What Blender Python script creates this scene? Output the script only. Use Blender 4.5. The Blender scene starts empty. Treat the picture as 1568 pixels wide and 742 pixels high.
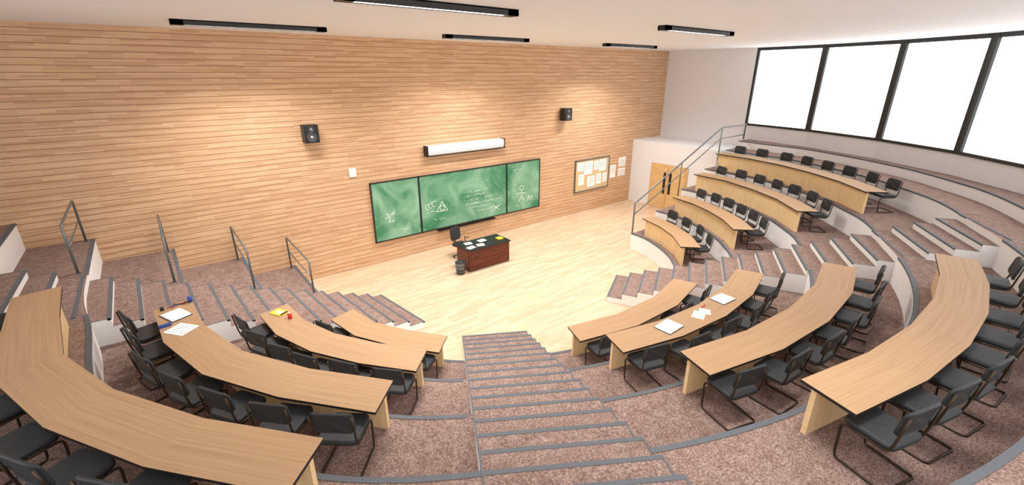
import bpy, math, random
from mathutils import Vector, Matrix
random.seed(7)
sc=bpy.context.scene
# ------------------------------------------------------------------ materials
def lin(c):
    return tuple([((x/255)/12.92 if x/255<=.04045 else ((x/255+.055)/1.055)**2.4) for x in c])+(1,)
def newmat(name):
    m=bpy.data.materials.new(name);m.use_nodes=True
    nt=m.node_tree;b=nt.nodes['Principled BSDF'];return m,nt,b
def N(nt,t,**k):
    n=nt.nodes.new(t)
    for a,v in k.items(): setattr(n,a,v)
    return n
def simple(name,col,rough=.5,metal=0,spec=.5,bump=0,bscale=60,var=0):
    m,nt,b=newmat(name)
    b.inputs['Roughness'].default_value=rough;b.inputs['Metallic'].default_value=metal
    b.inputs['Specular IOR Level'].default_value=spec
    tc=N(nt,'ShaderNodeTexCoord');no=N(nt,'ShaderNodeTexNoise');no.inputs['Scale'].default_value=bscale
    nt.links.new(tc.outputs['Object'],no.inputs['Vector'])
    mx=N(nt,'ShaderNodeMix',data_type='RGBA')
    c=lin(col)
    mx.inputs['A'].default_value=tuple(x*(1-var) for x in c[:3])+(1,);mx.inputs['B'].default_value=tuple(min(1,x*(1+var)) for x in c[:3])+(1,)
    nt.links.new(no.outputs['Fac'],mx.inputs['Factor']);nt.links.new(mx.outputs['Result'],b.inputs['Base Color'])
    if bump:
        bp=N(nt,'ShaderNodeBump');bp.inputs['Strength'].default_value=bump;bp.inputs['Distance'].default_value=.01
        nt.links.new(no.outputs['Fac'],bp.inputs['Height']);nt.links.new(bp.outputs['Normal'],b.inputs['Normal'])
    return m
def emis(name,col,s):
    m,nt,b=newmat(name)
    b.inputs['Base Color'].default_value=lin(col);b.inputs['Emission Color'].default_value=lin(col);b.inputs['Emission Strength'].default_value=s
    return m
def carpet():
    m,nt,b=newmat('carpet_mottled');L=nt.links.new
    b.inputs['Roughness'].default_value=.95;b.inputs['Specular IOR Level'].default_value=.1
    tc=N(nt,'ShaderNodeTexCoord')
    n1=N(nt,'ShaderNodeTexNoise');n1.inputs['Scale'].default_value=42;n1.inputs['Detail'].default_value=3;n1.inputs['Roughness'].default_value=.7
    n2=N(nt,'ShaderNodeTexNoise');n2.inputs['Scale'].default_value=7;n2.inputs['Detail'].default_value=5;n2.inputs['Roughness'].default_value=.65
    L(tc.outputs['Object'],n1.inputs['Vector']);L(tc.outputs['Object'],n2.inputs['Vector'])
    ad=N(nt,'ShaderNodeMath',operation='MULTIPLY_ADD');ad.inputs[1].default_value=.26
    sub=N(nt,'ShaderNodeMath',operation='MULTIPLY_ADD');sub.inputs[1].default_value=.8;sub.inputs[2].default_value=-.03
    L(n2.outputs['Fac'],ad.inputs[0]);L(n1.outputs['Fac'],sub.inputs[0]);L(sub.outputs[0],ad.inputs[2])
    cr=N(nt,'ShaderNodeValToRGB');e=cr.color_ramp.elements
    e[0].position=.36;e[0].color=lin((104,81,73));e[1].position=.68;e[1].color=lin((178,159,150))
    k=e.new(.5);k.color=lin((136,112,103))
    L(ad.outputs[0],cr.inputs['Fac']);L(cr.outputs['Color'],b.inputs['Base Color'])
    bp=N(nt,'ShaderNodeBump');bp.inputs['Strength'].default_value=.3;bp.inputs['Distance'].default_value=.01
    L(n1.outputs['Fac'],bp.inputs['Height']);L(bp.outputs['Normal'],b.inputs['Normal'])
    return m
def woodwall():
    m,nt,b=newmat('wood_slat_cladding');L=nt.links.new
    b.inputs['Roughness'].default_value=.5;b.inputs['Specular IOR Level'].default_value=.3
    tc=N(nt,'ShaderNodeTexCoord');sp=N(nt,'ShaderNodeSeparateXYZ');cb=N(nt,'ShaderNodeCombineXYZ')
    L(tc.outputs['Object'],sp.inputs[0]);L(sp.outputs['X'],cb.inputs['X']);L(sp.outputs['Z'],cb.inputs['Y'])
    br=N(nt,'ShaderNodeTexBrick');br.offset=.37;br.offset_frequency=2;br.squash=1.4;br.squash_frequency=3
    br.inputs['Scale'].default_value=1;br.inputs['Brick Width'].default_value=.6;br.inputs['Row Height'].default_value=.048
    br.inputs['Mortar Size'].default_value=.001;br.inputs['Mortar Smooth'].default_value=0
    br.inputs['Color1'].default_value=lin((194,154,118));br.inputs['Color2'].default_value=lin((214,178,142));br.inputs['Mortar'].default_value=lin((184,144,108))
    L(cb.outputs[0],br.inputs['Vector'])
    mp=N(nt,'ShaderNodeMapping');mp.inputs['Scale'].default_value=(1.2,1,30);L(tc.outputs['Object'],mp.inputs['Vector'])
    no=N(nt,'ShaderNodeTexNoise');no.inputs['Scale'].default_value=2.;no.inputs['Detail'].default_value=4;L(mp.outputs[0],no.inputs['Vector'])
    mr=N(nt,'ShaderNodeMapRange');mr.inputs['From Min'].default_value=.3;mr.inputs['From Max'].default_value=.7;mr.inputs['To Min'].default_value=.95;mr.inputs['To Max'].default_value=1.04
    L(no.outputs['Fac'],mr.inputs['Value'])
    mu=N(nt,'ShaderNodeVectorMath',operation='SCALE');L(br.outputs['Color'],mu.inputs[0]);L(mr.outputs[0],mu.inputs['Scale'])
    md=N(nt,'ShaderNodeMath',operation='MODULO');md.inputs[1].default_value=.144;L(sp.outputs['Z'],md.inputs[0])
    lt=N(nt,'ShaderNodeMath',operation='LESS_THAN');lt.inputs[1].default_value=.013;L(md.outputs[0],lt.inputs[0])
    mx=N(nt,'ShaderNodeMix',data_type='RGBA');L(lt.outputs[0],mx.inputs['Factor']);L(mu.outputs[0],mx.inputs['A']);mx.inputs['B'].default_value=lin((130,92,62))
    L(mx.outputs['Result'],b.inputs['Base Color'])
    return m
def parquet():
    m,nt,b=newmat('parquet_floor');L=nt.links.new
    b.inputs['Roughness'].default_value=.38;b.inputs['Specular IOR Level'].default_value=.4
    tc=N(nt,'ShaderNodeTexCoord');mp=N(nt,'ShaderNodeMapping');mp.inputs['Rotation'].default_value=(0,0,math.radians(0))
    L(tc.outputs['Object'],mp.inputs['Vector'])
    br=N(nt,'ShaderNodeTexBrick');br.offset=.41;br.squash=1.3;br.squash_frequency=3
    br.inputs['Scale'].default_value=1;br.inputs['Brick Width'].default_value=.62;br.inputs['Row Height'].default_value=.11
    br.inputs['Mortar Size'].default_value=.0015;br.inputs['Mortar Smooth'].default_value=.3
    br.inputs['Color1'].default_value=lin((198,168,138));br.inputs['Color2'].default_value=lin((214,188,160));br.inputs['Mortar'].default_value=lin((178,146,114))
    L(mp.outputs[0],br.inputs['Vector']);
    mp2=N(nt,'ShaderNodeMapping');mp2.inputs['Scale'].default_value=(2,22,1);L(tc.outputs['Object'],mp2.inputs['Vector'])
    no=N(nt,'ShaderNodeTexNoise');no.inputs['Scale'].default_value=1.5;L(mp2.outputs[0],no.inputs['Vector'])
    mr=N(nt,'ShaderNodeMapRange');mr.inputs['From Min'].default_value=.3;mr.inputs['From Max'].default_value=.7;mr.inputs['To Min'].default_value=.93;mr.inputs['To Max'].default_value=1.05
    L(no.outputs['Fac'],mr.inputs['Value'])
    mu=N(nt,'ShaderNodeVectorMath',operation='SCALE');L(br.outputs['Color'],mu.inputs[0]);L(mr.outputs[0],mu.inputs['Scale'])
    L(mu.outputs[0],b.inputs['Base Color'])
    return m
def grain(name,c1,c2,rough=.45,sx=1.2,sy=26,spec=.3):
    m,nt,b=newmat(name);L=nt.links.new
    b.inputs['Roughness'].default_value=rough;b.inputs['Specular IOR Level'].default_value=spec
    uv=N(nt,'ShaderNodeUVMap');uv.uv_map='UVMap'
    mp=N(nt,'ShaderNodeMapping');mp.inputs['Scale'].default_value=(sx,sy,1);L(uv.outputs[0],mp.inputs['Vector'])
    no=N(nt,'ShaderNodeTexNoise');no.inputs['Scale'].default_value=1;no.inputs['Detail'].default_value=5;no.inputs['Roughness'].default_value=.6;L(mp.outputs[0],no.inputs['Vector'])
    cr=N(nt,'ShaderNodeValToRGB');e=cr.color_ramp.elements
    e[0].position=.32;e[0].color=lin(c1);e[1].position=.66;e[1].color=lin(c2)
    L(no.outputs['Fac'],cr.inputs['Fac']);L(cr.outputs['Color'],b.inputs['Base Color'])
    return m
def chalkmat():
    m,nt,b=newmat('chalkboard_green');L=nt.links.new
    b.inputs['Roughness'].default_value=.55
    tc=N(nt,'ShaderNodeTexCoord');no=N(nt,'ShaderNodeTexNoise');no.inputs['Scale'].default_value=.9;no.inputs['Detail'].default_value=5;no.inputs['Distortion'].default_value=1.2
    L(tc.outputs['Object'],no.inputs['Vector'])
    cr=N(nt,'ShaderNodeValToRGB');e=cr.color_ramp.elements
    e[0].position=.35;e[0].color=lin((52,124,86));e[1].position=.70;e[1].color=lin((138,182,154))
    L(no.outputs['Fac'],cr.inputs['Fac']);L(cr.outputs['Color'],b.inputs['Base Color'])
    return m
M=dict(
 carpet=carpet(),wallwood=woodwall(),parquet=parquet(),
 desktop=grain('desktop_oak',(160,126,94),(178,145,110),.55,.5,42,.2),
 panel=grain('desk_panel_maple',(222,188,138),(236,206,160),.5,2,14),
 door=grain('door_wood',(206,166,112),(224,188,136),.5,2,14),
 mahog=grain('mahogany',(72,32,20),(108,52,34),.35,2,14),
 white=simple('white_plaster',(228,227,228),.7,var=.02,bscale=3),
 riser=simple('riser_white',(240,239,238),.7,var=.02,bscale=3),
 ceil=simple('ceiling_plaster',(244,248,253),.9,var=.01,bscale=2),
 nose=simple('nosing_rubber_grey',(88,92,98),.7,var=.1),
 black=simple('black_edge',(22,18,16),.45,var=.1),
 fabric=simple('black_upholstery',(34,37,41),.6,bump=.15,bscale=300,var=.15),
 bronze=simple('bronze_tube',(66,54,44),.35,metal=.7),
 steel=simple('grey_painted_steel',(112,118,120),.4,metal=.5),
 frame=simple('window_frame_dark',(38,42,42),.5),
 plastic=simple('black_plastic',(20,20,22),.4),
 cone=simple('speaker_cone',(60,62,66),.4),
 paper=simple('paper_white',(245,244,240),.8,var=.02),
 cork=simple('cork',(206,180,138),.9,var=.15,bscale=40),
 alum=simple('aluminium',(190,192,194),.35,metal=.6),
 scr=simple('screen_case_white',(225,226,230),.4),
 board=chalkmat(),chalk=simple('chalk',(228,240,233),.9),
 yellow=simple('yellow_cover',(230,210,60),.5),red=simple('red_cover',(200,45,40),.5),blue=simple('blue_pen',(40,70,140),.5),
 ink=simple('print_grey',(150,150,150),.8),
 glow=emis('daylight_glazing',(255,255,255),2.6),
 tube=emis('fluorescent_tube',(255,252,245),6),
)
# ------------------------------------------------------------------ mesh builder
class MB:
    def __init__(s): s.v=[];s.f=[];s.m=[];s.uv=[];s.sm=[];s.ml=[]
    def mi(s,k):
        if k not in s.ml: s.ml.append(k)
        return s.ml.index(k)
    def face(s,pts,k,uv=None,smooth=False):
        n=len(s.v);s.v+= [tuple(p) for p in pts];s.idx(list(range(n,n+len(pts))),k,uv,smooth)
    def idx(s,ids,k,uv=None,smooth=False):
        if uv is None:
            P=[Vector(s.v[i]) for i in ids]
            nr=Vector((0,0,0))
            for i in range(len(P)):
                a=P[i];b=P[(i+1)%len(P)];nr+=a.cross(b)
            ax=max(range(3),key=lambda i:abs(nr[i]))
            uv=[(p.y,p.z) if ax==0 else (p.x,p.z) if ax==1 else (p.x,p.y) for p in P]
        s.f.append(ids);s.m.append(s.mi(k));s.uv.append(uv);s.sm.append(smooth)
    def box(s,x0,x1,y0,y1,z0,z1,k,top=None):
        s.prism([(x0,y0),(x1,y0),(x1,y1),(x0,y1)],z0,z1,k,top or k)
    def prism(s,poly,z0,z1,k,top=None,bottom=True):
        if sum(poly[i][0]*poly[(i+1)%len(poly)][1]-poly[(i+1)%len(poly)][0]*poly[i][1] for i in range(len(poly)))<0: poly=poly[::-1]
        n=len(poly);b=len(s.v)
        s.v+=[(p[0],p[1],z0) for p in poly]+[(p[0],p[1],z1) for p in poly]
        s.idx([b+n+i for i in range(n)],top or k)
        if bottom: s.idx([b+n-1-i for i in range(n)],k)
        for i in range(n):
            j=(i+1)%n;s.idx([b+i,b+j,b+n+j,b+n+i],k)
    def tube(s,path,r,k,sides=8,closed=False,caps=True):
        P=[Vector(p) for p in path];n=len(P);b=len(s.v);up=None
        for i in range(n):
            if closed: d=(P[(i+1)%n]-P[i-1])
            else: d=(P[min(i+1,n-1)]-P[max(i-1,0)])
            d.normalize()
            if up is None:
                a=Vector((0,0,1)) if abs(d.z)<.9 else Vector((1,0,0))
                up=(a-d*a.dot(d)).normalized()
            else: up=(up-d*up.dot(d)).normalized()
            w=d.cross(up)
            for j in range(sides):
                t=2*math.pi*j/sides;s.v.append(tuple(P[i]+(up*math.cos(t)+w*math.sin(t))*r))
        for i in range(n if closed else n-1):
            for j in range(sides):
                i2=(i+1)%n;j2=(j+1)%sides
                s.idx([b+i*sides+j,b+i*sides+j2,b+i2*sides+j2,b+i2*sides+j],k,smooth=True)
        if caps and not closed:
            s.idx([b+j for j in range(sides)][::-1],k);s.idx([b+(n-1)*sides+j for j in range(sides)],k)
    def cyl(s,c,r0,r1,z0,z1,k,n=20,cap=True):
        b=len(s.v)
        for z,r in((z0,r0),(z1,r1)):
            for i in range(n): s.v.append((c[0]+r*math.cos(2*math.pi*i/n),c[1]+r*math.sin(2*math.pi*i/n),z))
        for i in range(n):
            j=(i+1)%n;s.idx([b+i,b+j,b+n+j,b+n+i],k,smooth=True)
        if cap: s.idx([b+n+i for i in range(n)],k)
        s.idx([b+n-1-i for i in range(n)],k)
    def loft(s,rings,k,smooth=True):
        b=len(s.v);n=len(rings[0])
        for r in rings: s.v+=[tuple(p) for p in r]
        for i in range(len(rings)-1):
            for j in range(n):
                j2=(j+1)%n;s.idx([b+i*n+j,b+i*n+j2,b+(i+1)*n+j2,b+(i+1)*n+j],k,smooth=smooth)
        s.idx([b+j for j in range(n)][::-1],k);s.idx([b+(len(rings)-1)*n+j for j in range(n)],k)
    def mesh(s,name):
        me=bpy.data.meshes.new(name);me.from_pydata(s.v,[],s.f)
        for k in s.ml: me.materials.append(M[k])
        uvl=me.uv_layers.new(name='UVMap');li=0
        for pi,p in enumerate(me.polygons):
            p.material_index=s.m[pi];p.use_smooth=s.sm[pi]
            for j,l in enumerate(p.loop_indices): uvl.data[l].uv=s.uv[pi][j]
        me.update();return me
    def obj(s,name,loc=(0,0,0),rz=0,parent=None):
        o=bpy.data.objects.new(name,s.mesh(name));o.location=loc;o.rotation_euler=(0,0,rz)
        sc.collection.objects.link(o)
        if parent: o.parent=parent
        return o
def inst(me,name,loc,rz=0,s=1):
    o=bpy.data.objects.new(name,me);o.location=loc;o.rotation_euler=(0,0,rz);o.scale=(s,s,s);sc.collection.objects.link(o);return o
# ------------------------------------------------------------------ plan geometry
CX,CY=7.9,10.95
ML=[(-180,.945),(-171,.945),(-150,1.01),(-135,1.02),(-120,1.0),(-60,1.0),(-45,1.03),(-35,1.04),(-20,1.04),(-8,1.01),(0,1.0)]
def mf(a):
    a=max(-180,min(0,a))
    for (a0,m0),(a1,m1) in zip(ML,ML[1:]):
        if a<=a1:
            t=(a-a0)/(a1-a0);t=t*t*(3-2*t);return m0+(m1-m0)*t
    return 1.0
def P(R,a):
    m=mf(a);r=math.radians(a)
    if R>11 and a<-155: m-=.025*min(1,(-155-a)/15)
    return (CX+R*m*math.cos(r),CY+R*m*math.sin(r))
H=7.18;YW=14.3;DZ=.614
# curved back wall break points
BA=[-4,-15.9,-27.8,-39.4,-51.2]+[-51.2-(176-51.2)/11*i for i in range(1,12)]
RWL=[(-176,13.25),(-165,14.3),(-150,14.9),(-100,14.9),(-75,13.9),(-60,13.5),(-4,13.4)]
def rw(a):
    if a<=-176: return 13.25
    for (a0,m0),(a1,m1) in zip(RWL,RWL[1:]):
        if a<=a1: return m0+(m1-m0)*(a-a0)/(a1-a0)
    return 13.4
BP=[(CX+rw(a)*math.cos(math.radians(a)),CY+rw(a)*math.sin(math.radians(a))) for a in BA]
# ------------------------------------------------------------------ room shell
b=MB();b.box(-5.6,21.5,-4.6,YW+.2,-.2,0,'parquet');b.obj('floor')
b=MB();b.box(-5.6,21.5,-4.6,YW+.2,H,H+.2,'ceil');b.obj('ceiling')
b=MB();b.box(-5.6,21.5,YW,YW+.2,0,H,'wallwood');b.obj('wall_front')
b=MB();b.prism([(21.2,YW),(21.2,BP[0][1]),(21.45,BP[0][1]),(21.45,YW)],0,H,'white');b.obj('wall_right')
b=MB();b.prism([(BP[-1][0],YW),(BP[-1][0],BP[-1][1]),(BP[-1][0]-.25,BP[-1][1]),(BP[-1][0]-.25,YW)],0,H,'white');b.obj('wall_left')
b=MB()
SILL=3.98
def outw(p,d):
    dx,dy=p[0]-CX,p[1]-CY;r=math.hypot(dx,dy);return (p[0]+dx/r*d,p[1]+dy/r*d)
for p,q in zip(BP,BP[1:]):
    b.prism([p,q,outw(q,.2),outw(p,.2)],0,SILL,'white')
b.obj('wall_back')
for i,(p,q) in enumerate(zip(BP,BP[1:])):
    w=MB()
    d=Vector((q[0]-p[0],q[1]-p[1]));L=d.length;d.normalize()
    n=Vector((-d.y,d.x));
    if n.dot(Vector((CX-p[0],CY-p[1])))<0:n=-n
    def seg(s0,s1,z0,z1,i0,i1,k):
        a=[(p[0]+d.x*s+n.x*t,p[1]+d.y*s+n.y*t) for s,t in((s0,i0),(s1,i0),(s1,i1),(s0,i1))]
        w.prism(a,z0,z1,k)
    seg(0,.11,SILL,H,-.1,.03,'frame');seg(L-.11,L,SILL,H,-.1,.03,'frame')
    seg(.11,L-.11,H-.12,H,-.1,.02,'frame');seg(.11,L-.11,SILL,SILL+.09,-.1,.03,'frame')
    seg(.11,L-.11,SILL+.09,H-.12,-.08,-.05,'glow')
    w.obj('window_%d'%(i+1))
# vestibule box
b=MB()
b.box(19,21.2,9.9,YW,0,3.07,'white');b.obj('wall_vestibule')
b=MB()
b.box(18.95,19.0,11.12,13.08,0,2.12,'door')
for y0,y1 in((11.2,12.08),(12.12,13.0)):
    b.box(18.92,18.95,y0,y1,.01,2.05,'door')
for y in (11.95,12.25):
    b.box(18.90,18.92,y-.06,y+.06,.75,1.75,'black')
b.obj('door_1')
# ------------------------------------------------------------------ aisles
def cum(i):
    # normalised parameter for nosing i (1..21)
    return (i-1)/15 if i<=16 else 1+(i-16)*.0625
A_C=[((5.0,8.3),(1.9,2.9)),((6.4,7.5),(3.5,1.9))]
A_R=[((2*CX-a[0][0],a[0][1]),(2*CX-a[1][0],a[1][1])) for a in A_C]
A_W=[((4.62,9.5),(-1.55,9.5)),((4.35,11.65),(-1.55,11.65))]
def lp(l,t): return (l[0][0]+(l[1][0]-l[0][0])*t,l[0][1]+(l[1][1]-l[0][1])*t)
RZ=.1535
def stairs(A,name,last=20):
    b=MB()
    for i in range(1,last+1):
        t0,t1=cum(i),cum(i+1)
        a,c=lp(A[0],t0),lp(A[1],t0);a1,c1=lp(A[0],t1),lp(A[1],t1)
        z=RZ*i+.006
        b.prism([a,c,c1,a1],max(0,z-RZ*4.5),z,'riser','carpet')
        # nosing strip
        dx,dy=(a1[0]-a[0]),(a1[1]-a[1]);l=math.hypot(dx,dy);dx/=l;dy/=l
        w=.045;o=.012
        b.prism([(a[0]-dx*o,a[1]-dy*o),(c[0]-dx*o,c[1]-dy*o),(c[0]+dx*w,c[1]+dy*w),(a[0]+dx*w,a[1]+dy*w)],z-.03,z+.006,'nose')
        # side trims
        for p,p1,q in((a,a1,c),(c,c1,a)):
            ux,uy=q[0]-p[0],q[1]-p[1];l2=math.hypot(ux,uy);ux/=l2;uy/=l2
            b.prism([p,p1,(p1[0]+ux*.02,p1[1]+uy*.02),(p[0]+ux*.02,p[1]+uy*.02)],z,z+.004,'nose')
    return b.obj(name)
stairs(A_C,'aisle_stairs');stairs(A_R,'aisle_stairs.001');stairs(A_W,'aisle_stairs.002')
def inpoly(p,poly):
    r=False;n=len(poly)
    for i in range(n):
        x0,y0=poly[i];x1,y1=poly[(i+1)%n]
        if (y0>p[1])!=(y1>p[1]) and p[0]<(x1-x0)*(p[1]-y0)/(y1-y0)+x0: r=not r
    return r
APOLY=[[lp(A[0],0),lp(A[1],0),lp(A[1],1.28),lp(A[0],1.28)] for A in (A_C,A_R,A_W)]
# ------------------------------------------------------------------ tiers
RT=[5.45,6.85,8.42,9.95,11.5,12.45]
ZT=[DZ*k for k in range(1,6)]+[3.38]
YE=9.75
NS=120
def ring(R):
    a0=-math.degrees(math.asin((CY-YE)/(R*1.01)))
    pts=[P(R,a0+(-180-a0)*i/NS) for i in range(NS+1)]
    pts[0]=(pts[0][0],YE)
    x=pts[-1][0]
    pts+=[(x,11.65),(x,13),(x,YW)]
    return pts
def wallpt(a):
    a=max(-176,min(-4.1,a))
    for k in range(len(BA)-1):
        if BA[k+1]<=a<=BA[k]:
            p,q=BP[k],BP[k+1];r=math.radians(a);dx,dy=math.cos(r),math.sin(r)
            ex,ey=q[0]-p[0],q[1]-p[1]
            t=((p[0]-CX)*ey-(p[1]-CY)*ex)/(dx*ey-dy*ex)
            return (CX+dx*t,CY+dy*t)
    return BP[-1]
rings=[ring(R) for R in RT]
def wr():
    a0=-math.degrees(math.asin((CY-YE)/13.4))
    pts=[wallpt(a0+(-180-a0)*i/NS) for i in range(NS+1)]
    pts[0]=(pts[0][0],YE)
    x=BP[-1][0]
    for i in range(NS+1):
        if a0+(-180-a0)*i/NS<-176: pts[i]=(x,CY-.9*(NS-i)/NS)
    pts+=[(x,11.65),(x,13),(x,YW)]
    return pts
rings.append(wr())
for k in range(6):
    b=MB();A,B=rings[k],rings[k+1];z=ZT[k];z0=(ZT[k-1] if k else 0)
    for i in range(len(A)-1):
        b.face([(*A[i],z),(*B[i],z),(*B[i+1],z),(*A[i+1],z)],'carpet')
        b.face([(*A[i],z0-.02 if k else 0),(*A[i],z),(*A[i+1],z),(*A[i+1],z0-.02 if k else 0)],'riser')
        # nosing
        mid=((A[i][0]+A[i+1][0])/2,(A[i][1]+A[i+1][1])/2)
        if any(inpoly(mid,q) for q in APOLY): continue
        def off(p,q,d):
            dx,dy=q[0]-p[0],q[1]-p[1];l=math.hypot(dx,dy);return (p[0]+dx/l*d,p[1]+dy/l*d)
        o0,o1=off(A[i],B[i],-.01),off(A[i+1],B[i+1],-.01);n0,n1=off(A[i],B[i],.06),off(A[i+1],B[i+1],.06)
        zt,zb=z+.008,z-.03
        b.face([(*o0,zt),(*n0,zt),(*n1,zt),(*o1,zt)],'nose');b.face([(*o0,zb),(*o0,zt),(*o1,zt),(*o1,zb)],'nose')
    # right end cap
    b.face([(*A[0],0),(*B[0],0),(*B[0],z),(*A[0],z)],'riser')
    b.obj('seating_tier' if k==0 else 'seating_tier.%03d'%k)
# ------------------------------------------------------------------ desks
RD=[5.55,6.93,8.52,10.12]
DW=.58;DH=.655
ENDS={'A':[(-161.5,-135.5),(-164,-135),(-166.5,-134.5),(-170,-134.5)],
      'B':[(-110,-70),(-109.5,-70.5),(-107.9,-72.1),(-106.9,-73.1)],
      'C':[(-45,-15.8),(-45,-14.7),(-45,-10.7),(-45,-8.4)]}
CH=[4,6,7,8]
def desk(name,R,a0,a1,z,nseg):
    b=MB();n=nseg
    ang=[a0+(a1-a0)*i/n for i in range(n+1)]
    F=[P(R,a) for a in ang];Bk=[P(R+DW,a) for a in ang]
    zt=z+DH;th=.035;s=0
    for i in range(n):
        L=math.dist(F[i],F[i+1])
        b.face([(*F[i],zt),(*Bk[i],zt),(*Bk[i+1],zt),(*F[i+1],zt)],'desktop',uv=[(s,0),(s,DW),(s+L,DW),(s+L,0)])
        b.face([(*F[i],zt-th),(*F[i+1],zt-th),(*Bk[i+1],zt-th),(*Bk[i],zt-th)],'panel')
        b.face([(*F[i],zt),(*F[i+1],zt),(*F[i+1],zt-th),(*F[i],zt-th)],'black')
        b.face([(*Bk[i],zt-th),(*Bk[i+1],zt-th),(*Bk[i+1],zt),(*Bk[i],zt)],'black')
        s+=L+.37
    for i in(0,n):
        b.face([(*F[i],zt),(*Bk[i],zt),(*Bk[i],zt-th),(*F[i],zt-th)],'black')
    # curved modesty panel carrying the top
    da=math.degrees(.07/R)
    an2=[a0+da]+ang[1:-1]+[a1-da]
    s=0
    G=[P(R+.09,a) for a in an2];G2=[P(R+.15,a) for a in an2]
    for i in range(n):
        L=math.dist(G[i],G[i+1])
        for Q,fl in((G,1),(G2,0)):
            b.face([(*Q[i],z),(*Q[i+1],z),(*Q[i+1],zt-th),(*Q[i],zt-th)],'panel',uv=[(0,s),(0,s+L),(DH,s+L),(DH,s)])
        s+=L
    for i in(0,n):
        b.face([(*G[i],z),(*G2[i],z),(*G2[i],zt-th),(*G[i],zt-th)],'panel')
    return b.obj(name)
# chair ---------------------------------------------------------------
def rrect(w,d,r,n=4):
    pts=[]
    for cx,cy,a in((w/2-r,d/2-r,0),(-w/2+r,d/2-r,90),(-w/2+r,-d/2+r,180),(w/2-r,-d/2+r,270)):
        for i in range(n+1):
            t=math.radians(a+90*i/n);pts.append((cx+r*math.cos(t),cy+r*math.sin(t)))
    return pts
def chair_mesh():
    b=MB()
    rings=[]
    for z,sc_ in((.425,.9),(.432,.98),(.45,1.0),(.468,.985),(.478,.93)):
        rings.append([(x*sc_,y*sc_+.0,z+(.012*(y/.22)**2 if z>.44 else 0)) for x,y in rrect(.46,.45,.07)])
    b.loft(rings,'fabric')
    rings=[]
    for o,s_ in((-.014,.92),(-.010,.985),(.008,1.0),(.016,.985),(.02,.92)):
        r=[]
        for x,zz in rrect(.45,.29,.06):
            x*=s_;zz*=s_
            y=-.235-.16*(zz+.1)-o+.05*(x/.22)**2
            r.append((x,y+.0,.735+zz))
        rings.append(r)
    b.loft(rings,'fabric')
    pl=lambda x:[(x,-.262,.84),(x,-.235,.66),(x,-.215,.52),(x,-.195,.445),(x,-.16,.42),(x,0,.415),(x,.17,.415),(x,.205,.40),(x,.215,.36),(x,.20,.06),(x,.185,.022),(x,.15,.014),(x,-.19,.014),(x,-.23,.014)]
    Lp=pl(-.225);Rp=pl(.225)
    path=Lp+[(-.20,-.255,.014),(0,-.255,.014),(.20,-.255,.014)]+Rp[::-1]
    b.tube(path,.0125,'bronze',6)
    b.tube([(-.22,-.12,.41),(.22,-.12,.41)],.01,'bronze',6)
    b.tube([(-.22,.12,.41),(.22,.12,.41)],.01,'bronze',6)
    return b.mesh('cantilever_chair')
CM=chair_mesh();nc=0;nd=0
for blk in 'ABC':
    for k in range(4):
        a0,a1=ENDS[blk][k]
        desk('curved_lecture_desk' if nd==0 else 'curved_lecture_desk.%03d'%nd,RD[k],a0,a1,ZT[k],[3,4,4,5][k]);nd+=1
        n=CH[k]
        for i in range(n):
            a=a0+(a1-a0)*(i+(.42 if blk=='B' else .5))/n+random.uniform(-.3,.3)
            rr=RD[k]+DW+.12+random.uniform(-.03,.04)
            x,y=P(rr,a)
            rz=math.radians(a+90+random.uniform(-6,6))
            inst(CM,'cantilever_chair' if nc==0 else 'cantilever_chair.%03d'%nc,(x,y,ZT[k]+.001),rz,1.05);nc+=1
# ------------------------------------------------------------------ railings
def rail_panel(name,x,y0,y1,z,h=1.0):
    b=MB();r=.024
    b.tube([(x,y0,z),(x,y0,z+h-.03),(x,y0+.03,z+h),(x,y1-.03,z+h),(x,y1,z+h-.03),(x,y1,z)],r,'steel',8)
    b.tube([(x,y0,z+h*.55),(x,y1,z+h*.55)],.016,'steel',8)
    b.box(x-.05,x+.05,y0-.05,y0+.05,z,z+.012,'steel');b.box(x-.05,x+.05,y1-.05,y1+.05,z,z+.012,'steel')
    return b.obj(name)
for k in range(4):
    x=CX-RT[k]*.945-.14
    rail_panel('guard_railing' if k==0 else 'guard_railing.%03d'%k,x,11.8,14.12,ZT[k]+.002)
b=MB();y=9.8
x0,x1,x2=13.45,18.9,20.9
zf=lambda x:1.75+(4.05-1.75)*(x-x0)/(x1-x0)
b.tube([(x0,y,.0),(x0,y,zf(x0)-.04),(x0+.04,y,zf(x0)),(x1,y,zf(x1)),(x2,y,4.05),(x2,y,3.4)],.03,'steel',8)
b.tube([(x0,y,zf(x0)-.45),(x1,y,zf(x1)-.45),(x2,y,3.6)],.02,'steel',8)
for x in (16.2,18.9):
    b.tube([(x,y,max(0,zf(x)-1.35)),(x,y,zf(x))],.024,'steel',8)
b.obj('stair_handrail')
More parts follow.
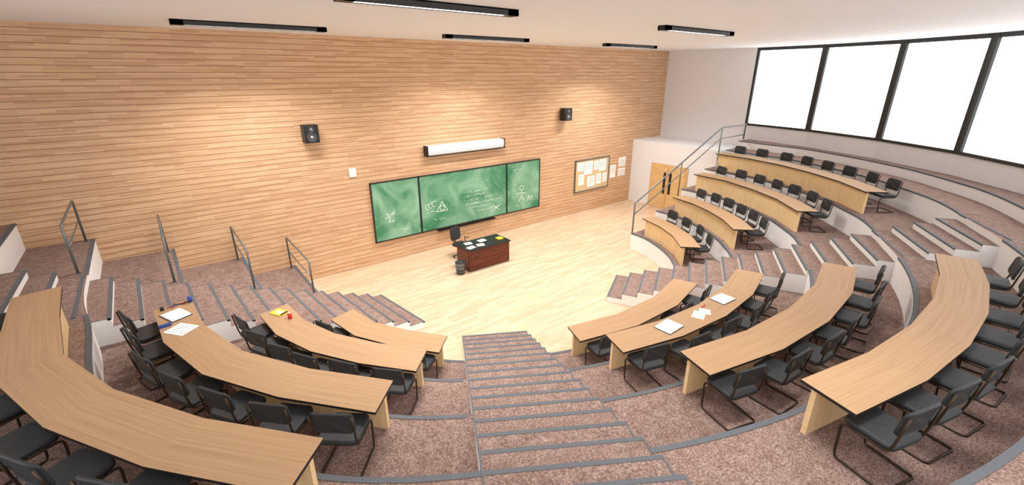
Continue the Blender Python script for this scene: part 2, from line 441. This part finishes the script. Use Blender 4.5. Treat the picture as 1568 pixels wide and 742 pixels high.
# ------------------------------------------------------------------ chalkboard
b=MB();Yb=YW-.06
for x0,x1 in((5.36,7.1),(7.1,10.97),(10.97,12.74)):
    b.box(x0+.03,x1-.03,Yb+.0,YW,.78,2.79,'board')
    for a in((x0,x1,.75,.785),(x0,x1,2.79,2.82)): b.box(a[0],a[1],Yb-.02,YW,a[2],a[3],'plastic')
    b.box(x0,x0+.03,Yb-.02,YW,.75,2.82,'plastic');b.box(x1-.03,x1,Yb-.02,YW,.75,2.82,'plastic')
b.box(7.75,10.35,Yb-.1,YW,.68,.71,'plastic')
CB=b.obj('chalkboard')
b=MB()
def stroke(pts,w=.02):
    y=Yb-.004
    for (x0,z0),(x1,z1) in zip(pts,pts[1:]):
        dx,dz=x1-x0,z1-z0;l=math.hypot(dx,dz) or 1;nx,nz=-dz/l*w/2,dx/l*w/2
        b.face([(x0+nx,y,z0+nz),(x1+nx,y,z1+nz),(x1-nx,y,z1-nz),(x0-nx,y,z0-nz)],'chalk')
def circ(cx,cz,r,n=14,a0=0,a1=360): return [(cx+r*math.cos(math.radians(a0+(a1-a0)*i/n)),cz+r*math.sin(math.radians(a0+(a1-a0)*i/n))) for i in range(n+1)]
def scrib(x0,x1,z,h=.07,dens=.05):
    pts=[];x=x0
    while x<x1:
        pts.append((x,z+random.uniform(-h,h)));x+=random.uniform(.3,1.2)*dens
        if random.random()<.12:
            if len(pts)>1: stroke(pts,.011)
            pts=[];x+=.06
    if len(pts)>1: stroke(pts,.011)
# left panel: tree/arrow
stroke([(5.75,1.55),(6.15,1.68)]);stroke([(5.82,1.7),(5.95,1.6),(5.9,1.4),(6.1,1.42)]);stroke([(5.95,1.6),(6.12,1.78)])
scrib(6.25,6.6,1.02,.05)
# centre
stroke([(7.75,1.42),(8.2,1.42),(7.98,1.78),(7.75,1.42)]);stroke(circ(7.98,1.54,.09))
for i in range(3): stroke(circ(7.4+.13*i,1.66+.04*i,.1,8,40,290),.016)
scrib(7.3,7.75,1.45,.04);scrib(7.6,8.1,1.15,.04)
for i,(x0,x1) in enumerate(((8.95,10.1),(8.95,9.9),(8.95,10.5),(9.0,10.7),(9.0,10.2),(9.5,10.6))):
    scrib(x0,x1,1.95-i*.16,.04,.04)
scrib(9.75,10.1,2.3,.05)
stroke([(10.2,1.0),(10.65,1.22)]);stroke([(10.3,1.22),(10.45,1.12),(10.38,.94)]);stroke([(10.45,1.12),(10.6,.98)])
# right panel: stick figure
stroke(circ(11.75,1.72,.1));stroke([(11.75,1.62),(11.75,1.35),(11.6,1.15)]);stroke([(11.75,1.35),(11.9,1.15)]);stroke([(11.5,1.5),(11.75,1.52),(12.0,1.45)])
stroke([(12.05,1.1),(12.15,1.35),(12.2,1.12),(12.3,1.32),(12.35,1.1)])
scrib(11.3,11.8,2.5,.05);scrib(11.35,11.6,.98,.04)
b.obj('chalk_drawing',parent=CB)
# ------------------------------------------------------------------ projection screen housing
b=MB()
ys=[(YW,3.5),(YW-.2,3.5),(YW-.26,3.55),(YW-.26,3.77),(YW-.2,3.82),(YW,3.82)]
x0,x1=7.45,10.7
for i in range(len(ys)):
    (ya,za),(yb_,zb)=ys[i],ys[(i+1)%len(ys)]
    b.face([(x0,ya,za),(x1,ya,za),(x1,yb_,zb),(x0,yb_,zb)],'scr')
b.box(x0-.04,x0,YW-.27,YW,3.48,3.84,'plastic');b.box(x1,x1+.04,YW-.27,YW,3.48,3.84,'plastic')
b.box(x0,x1,YW-.14,YW-.1,3.45,3.5,'plastic')
b.box(x0,x1,YW-.262,YW-.255,3.59,3.605,'ink')
b.obj('projection_screen_housing')
b=MB();b.box(4.76,4.98,YW-.04,YW,3.1,3.37,'scr');b.box(4.8,4.94,YW-.05,YW-.04,3.2,3.33,'paper');b.obj('wall_thermostat')
# speakers
def speaker(name,x):
    b=MB();w=.2;z0,z1=4.3,4.8;y0,y1=YW-.38,YW-.08
    b.box(x-w,x+w,y0,y1,z0,z1,'plastic');b.box(x-.05,x+.05,y1,YW,z0+.2,z0+.32,'steel')
    for cz,r in((4.46,.125),(4.68,.075)):
        n=20
        def rg(rr,y): return [(x+rr*math.cos(2*math.pi*i/n),y,cz+rr*math.sin(2*math.pi*i/n)) for i in range(n)]
        b.loft([rg(r*1.12,y0+.01),rg(r*1.12,y0-.012),rg(r,y0-.014),rg(r*.85,y0-.006),rg(r*.4,y0+.0-.001)],'cone')
        b.loft([rg(r*.38,y0-.002),rg(r*.3,y0-.016),rg(r*.1,y0-.024)],'alum')
    return b.obj(name)
speaker('wall_speaker',3.72);speaker('wall_speaker.001',14.0)
# corkboard
b=MB();x0,x1,z0,z1=14.93,17.2,1.0,2.44;y=YW-.04
b.box(x0,x1,y,YW,z0,z1,'cork')
for a in((x0-.03,x1+.03,z0-.03,z0+.02),(x0-.03,x1+.03,z1-.02,z1+.03),(x0-.03,x0+.02,z0,z1),(x1-.02,x1+.03,z0,z1)):
    b.box(a[0],a[1],y-.02,YW,a[2],a[3],'steel')
for px,pz,w,h in((15.05,1.95,.4,.4),(15.5,1.75,.55,.6),(15.15,1.3,.35,.5),(15.75,1.15,.5,.5),(16.15,1.9,.3,.42),(16.5,1.8,.5,.55),(16.35,1.2,.35,.5),(16.8,1.25,.3,.42)):
    b.box(px,px+w,y-.008,y,pz,pz+h,'paper')
    for j in range(4): b.box(px+.05,px+w-.06,y-.01,y-.008,pz+h-.1-j*.08,pz+h-.085-j*.08,'ink')
b.obj('notice_board')
k=0
for x0,x1,z0,z1 in((17.38,17.78,1.35,1.97),(17.98,18.5,1.35,1.75),(17.98,18.5,1.83,2.28)):
    b=MB();b.box(x0,x1,YW-.012,YW,z0,z1,'paper')
    for j in range(5): b.box(x0+.06,x1-.06,YW-.014,YW-.012,z1-.1-j*.07,z1-.085-j*.07,'ink')
    b.obj('wall_poster' if k==0 else 'wall_poster.%03d'%k);k+=1
# ------------------------------------------------------------------ teacher desk
b=MB();x0,x1,y0,y1=7.4,9.1,11.6,12.45
b.box(x0,x1,y0,y1,.74,.78,'plastic')
b.box(x0+.03,x1-.03,y0+.04,y0+.08,.03,.74,'mahog')
b.box(x0+.1,x1-.1,y0+.03,y0+.04,.12,.66,'mahog')
for a,c in((x0+.03,x0+.48),(x1-.48,x1-.03)):
    b.box(a,c,y0+.08,y1-.04,.03,.74,'mahog')
    for z in(.1,.32,.53):
        b.box(a+.03,c-.03,y1-.04,y1-.025,z,z+.18,'mahog');b.box((a+c)/2-.06,(a+c)/2+.06,y1-.025,y1-.005,z+.08,z+.1,'alum')
for a in(x0+.06,x1-.12):
    for c in(y0+.1,y1-.16): b.box(a,a+.06,c,c+.06,0,.03,'plastic')
b.box(x0+.02,x0+.03,y0+.1,y1-.1,.1,.68,'mahog');b.box(x1-.03,x1-.02,y0+.1,y1-.1,.1,.68,'mahog')
b.obj('teacher_desk')
b=MB()
for px,py,w,h,r in((7.5,11.7,.28,.2,.2),(7.85,11.78,.26,.2,-.3),(8.15,12.05,.28,.2,.1),(7.6,12.12,.26,.2,-.15)):
    c,s_=math.cos(r),math.sin(r)
    q=[(px+c*u-s_*v,py+s_*u+c*v) for u,v in((0,0),(w,0),(w,h),(0,h))]
    b.prism(q,.781,.792+random.random()*.004,'paper')
b.obj('paper_stack')
b=MB();b.prism([(8.78,11.85),(8.98,11.85),(8.98,12.05),(8.78,12.05)],.781,.82,'yellow');b.obj('yellow_box')
# office chair
b=MB()
rings=[[(x*s_,y*s_,z) for x,y in rrect(.5,.48,.09)] for z,s_ in((.43,.92),(.45,1),(.49,1),(.51,.93))]
b.loft(rings,'fabric')
rings=[[(x*s_,.26+o+.12*(zz),.83+zz*s_) for x,zz in rrect(.48,.46,.1)] for o,s_ in((-.03,.92),(-.02,1),(.01,1),(.025,.92))]
b.loft(rings,'fabric')
b.tube([(0,.05,.42),(0,.27,.44),(0,.29,.7)],.02,'plastic');b.tube([(0,0,.1),(0,0,.43)],.03,'steel')
for i in range(5):
    t=2*math.pi*i/5;b.tube([(0,0,.12),(.27*math.cos(t),.27*math.sin(t),.07)],.02,'plastic')
    b.cyl((.27*math.cos(t),.27*math.sin(t)),.028,.028,0,.06,'plastic',10)
for sx in(-1,1): b.tube([(sx*.2,.05,.44),(sx*.29,.05,.5),(sx*.29,.08,.66),(sx*.29,-.12,.67)],.016,'plastic')
b.obj('office_chair',(7.95,13.0,0),.25)
# waste bin
b=MB();c=(7.15,11.78)
b.cyl(c,.13,.165,0,.4,'steel',20,cap=False)
for z,r in((.4,.168),(.28,.157),(.14,.145),(.02,.134)):
    b.tube([(c[0]+r*math.cos(2*math.pi*i/20),c[1]+r*math.sin(2*math.pi*i/20),z) for i in range(20)],.008,'plastic',6,closed=True)
b.cyl((c[0],c[1]),.12,.14,.1,.3,'plastic',12)
b.obj('waste_bin')
# ------------------------------------------------------------------ desk-top items
def openbook(name,x,y,z,rz,s=1):
    b=MB();n=6
    for sg in(-1,1):
        prof=[(0,.012),(.03,.035),(.1,.03),(.17,.022),(.21,.012)]
        for (u0,h0),(u1,h1) in zip(prof,prof[1:]):
            b.face([(sg*u0*s,-.15*s,h0),(sg*u1*s,-.15*s,h1),(sg*u1*s,.15*s,h1),(sg*u0*s,.15*s,h0)],'paper')
            b.face([(sg*u0*s,-.15*s,0),(sg*u1*s,-.15*s,0),(sg*u1*s,-.15*s,h1),(sg*u0*s,-.15*s,h0)],'paper')
            b.face([(sg*u0*s,.15*s,0),(sg*u1*s,.15*s,0),(sg*u1*s,.15*s,h1),(sg*u0*s,.15*s,h0)],'paper')
    b.box(-.22*s,.22*s,-.16*s,.16*s,0,.006,'black')
    b.obj(name,(x,y,z),rz)
def dp(blk,k,t,d):
    a0,a1=ENDS[blk][k];a=a0+(a1-a0)*t;x,y=P(RD[k]+d,a);return x,y,ZT[k]+DH+.001,math.radians(a+90)
x,y,z,r=dp('B',1,.25,.25);openbook('open_book',x,y,z,r+.2,1.05)
x,y,z,r=dp('B',1,.62,.22);openbook('open_book.001',x,y,z,r-.15,1.0)
x,y,z,r=dp('B',1,.42,.25);b=MB();b.prism(rrect(.3,.22,.005),0,.004,'paper');b.prism([(.1,-.2),(.3,-.15),(.28,.05),(.08,0)],.002,.006,'paper');b.obj('loose_paper',(x,y,z),r+.4)
x,y,z,r=dp('B',1,.5,.12);b=MB();b.tube([(-.08,0,.012),(.08,.02,.012)],.008,'red',6);b.obj('red_pen',(x,y,z),r)
x,y,z,r=dp('A',2,.1,.3);openbook('open_book.002',x,y,z,r+.1,.95)
x,y,z,r=dp('A',2,.215,.3);b=MB();b.prism(rrect(.36,.3,.005),0,.003,'paper')
for j in range(5): b.box(-.15,.15,-.11+.05*j,-.1+.05*j,.003,.0035,'ink')
b.obj('loose_paper.001',(x,y,z),r+.3)
x,y,z,r=dp('A',2,.155,.48)
b=MB();b.box(-.08,.08,-.025,.025,0,.04,'blue');b.obj('pencil_case',(x,y,z),r+1.4)
x,y,z,r=dp('A',2,.022,.25)
b=MB()
for i in range(8):
    u,v,t=random.uniform(-.04,.04),random.uniform(-.15,.15),random.uniform(0,3)
    b.tube([(u-.05*math.cos(t),v-.05*math.sin(t),.01),(u+.05*math.cos(t),v+.05*math.sin(t),.01)],.008,random.choice(['blue','red','black','yellow']),6)
b.cyl((.03,.2),.035,.035,0,.1,'blue',12);b.cyl((.0,-.2),.03,.03,0,.05,'black',12)
b.obj('pen_assortment',(x,y,z),r)
x,y,z,r=dp('A',1,.07,.25);b=MB();b.box(-.14,.14,-.1,.1,0,.02,'yellow');b.box(-.06,.06,-.04,.04,.02,.022,'paper');b.box(.1,.14,-.08,.08,.02,.03,'black');b.obj('yellow_notebook',(x,y,z),r+.2)
x,y,z,r=dp('A',1,.17,.16);b=MB();b.cyl((0,0),.036,.036,0,.11,'red',16);b.cyl((0,0),.03,.03,.11,.118,'alum',16);b.obj('soda_can',(x,y,z),r)
# ------------------------------------------------------------------ ceiling lights
k=0
for y,xs in((11.95,(.85,7.05,13.7)),(6.7,(2.35,9.55)),(1.4,(3.2,))):
    for x in xs:
        b=MB();L=3.0;w=.11;z=H-.1
        b.box(x,x+L,y-w,y-w+.035,z,H,'plastic');b.box(x,x+L,y+w-.035,y+w,z,H,'plastic')
        b.box(x,x+.22,y-w,y+w,z,H,'plastic');b.box(x+L-.22,x+L,y-w,y+w,z,H,'plastic')
        b.box(x,x+L,y-w,y+w,H-.02,H-.005,'plastic')
        b.box(x+.22,x+L-.22,y-w+.04,y+w-.04,z+.01,z+.04,'tube')
        fo=b.obj('ceiling_light' if k==0 else 'ceiling_light.%03d'%k)
        ld=bpy.data.lights.new('fluorescent_lamp','AREA');ld.shape='RECTANGLE';ld.size=2.5;ld.size_y=.16;ld.energy=(220 if y>2 else 90);ld.spread=math.radians(128);ld.color=(1,.975,.94)
        lo=bpy.data.objects.new('fluorescent_lamp',ld);lo.location=(x+L/2,y,z-.02);sc.collection.objects.link(lo);lo.parent=fo
        k+=1
# ------------------------------------------------------------------ world, camera
w=bpy.data.worlds.new('World');sc.world=w;w.use_nodes=True
w.node_tree.nodes['Background'].inputs[0].default_value=(1,1,1,1);w.node_tree.nodes['Background'].inputs[1].default_value=.6
cd=bpy.data.cameras.new('Camera');cam=bpy.data.objects.new('Camera',cd);sc.collection.objects.link(cam)
cd.sensor_width=36;cd.lens=697/1568*36;cd.clip_start=.05
cam.location=(0,0,6.2);cam.rotation_euler=(math.radians(90-20.5),0,-math.radians(38.3))
sc.camera=cam
sc.view_settings.view_transform='Standard'
sc.view_settings.look='None'
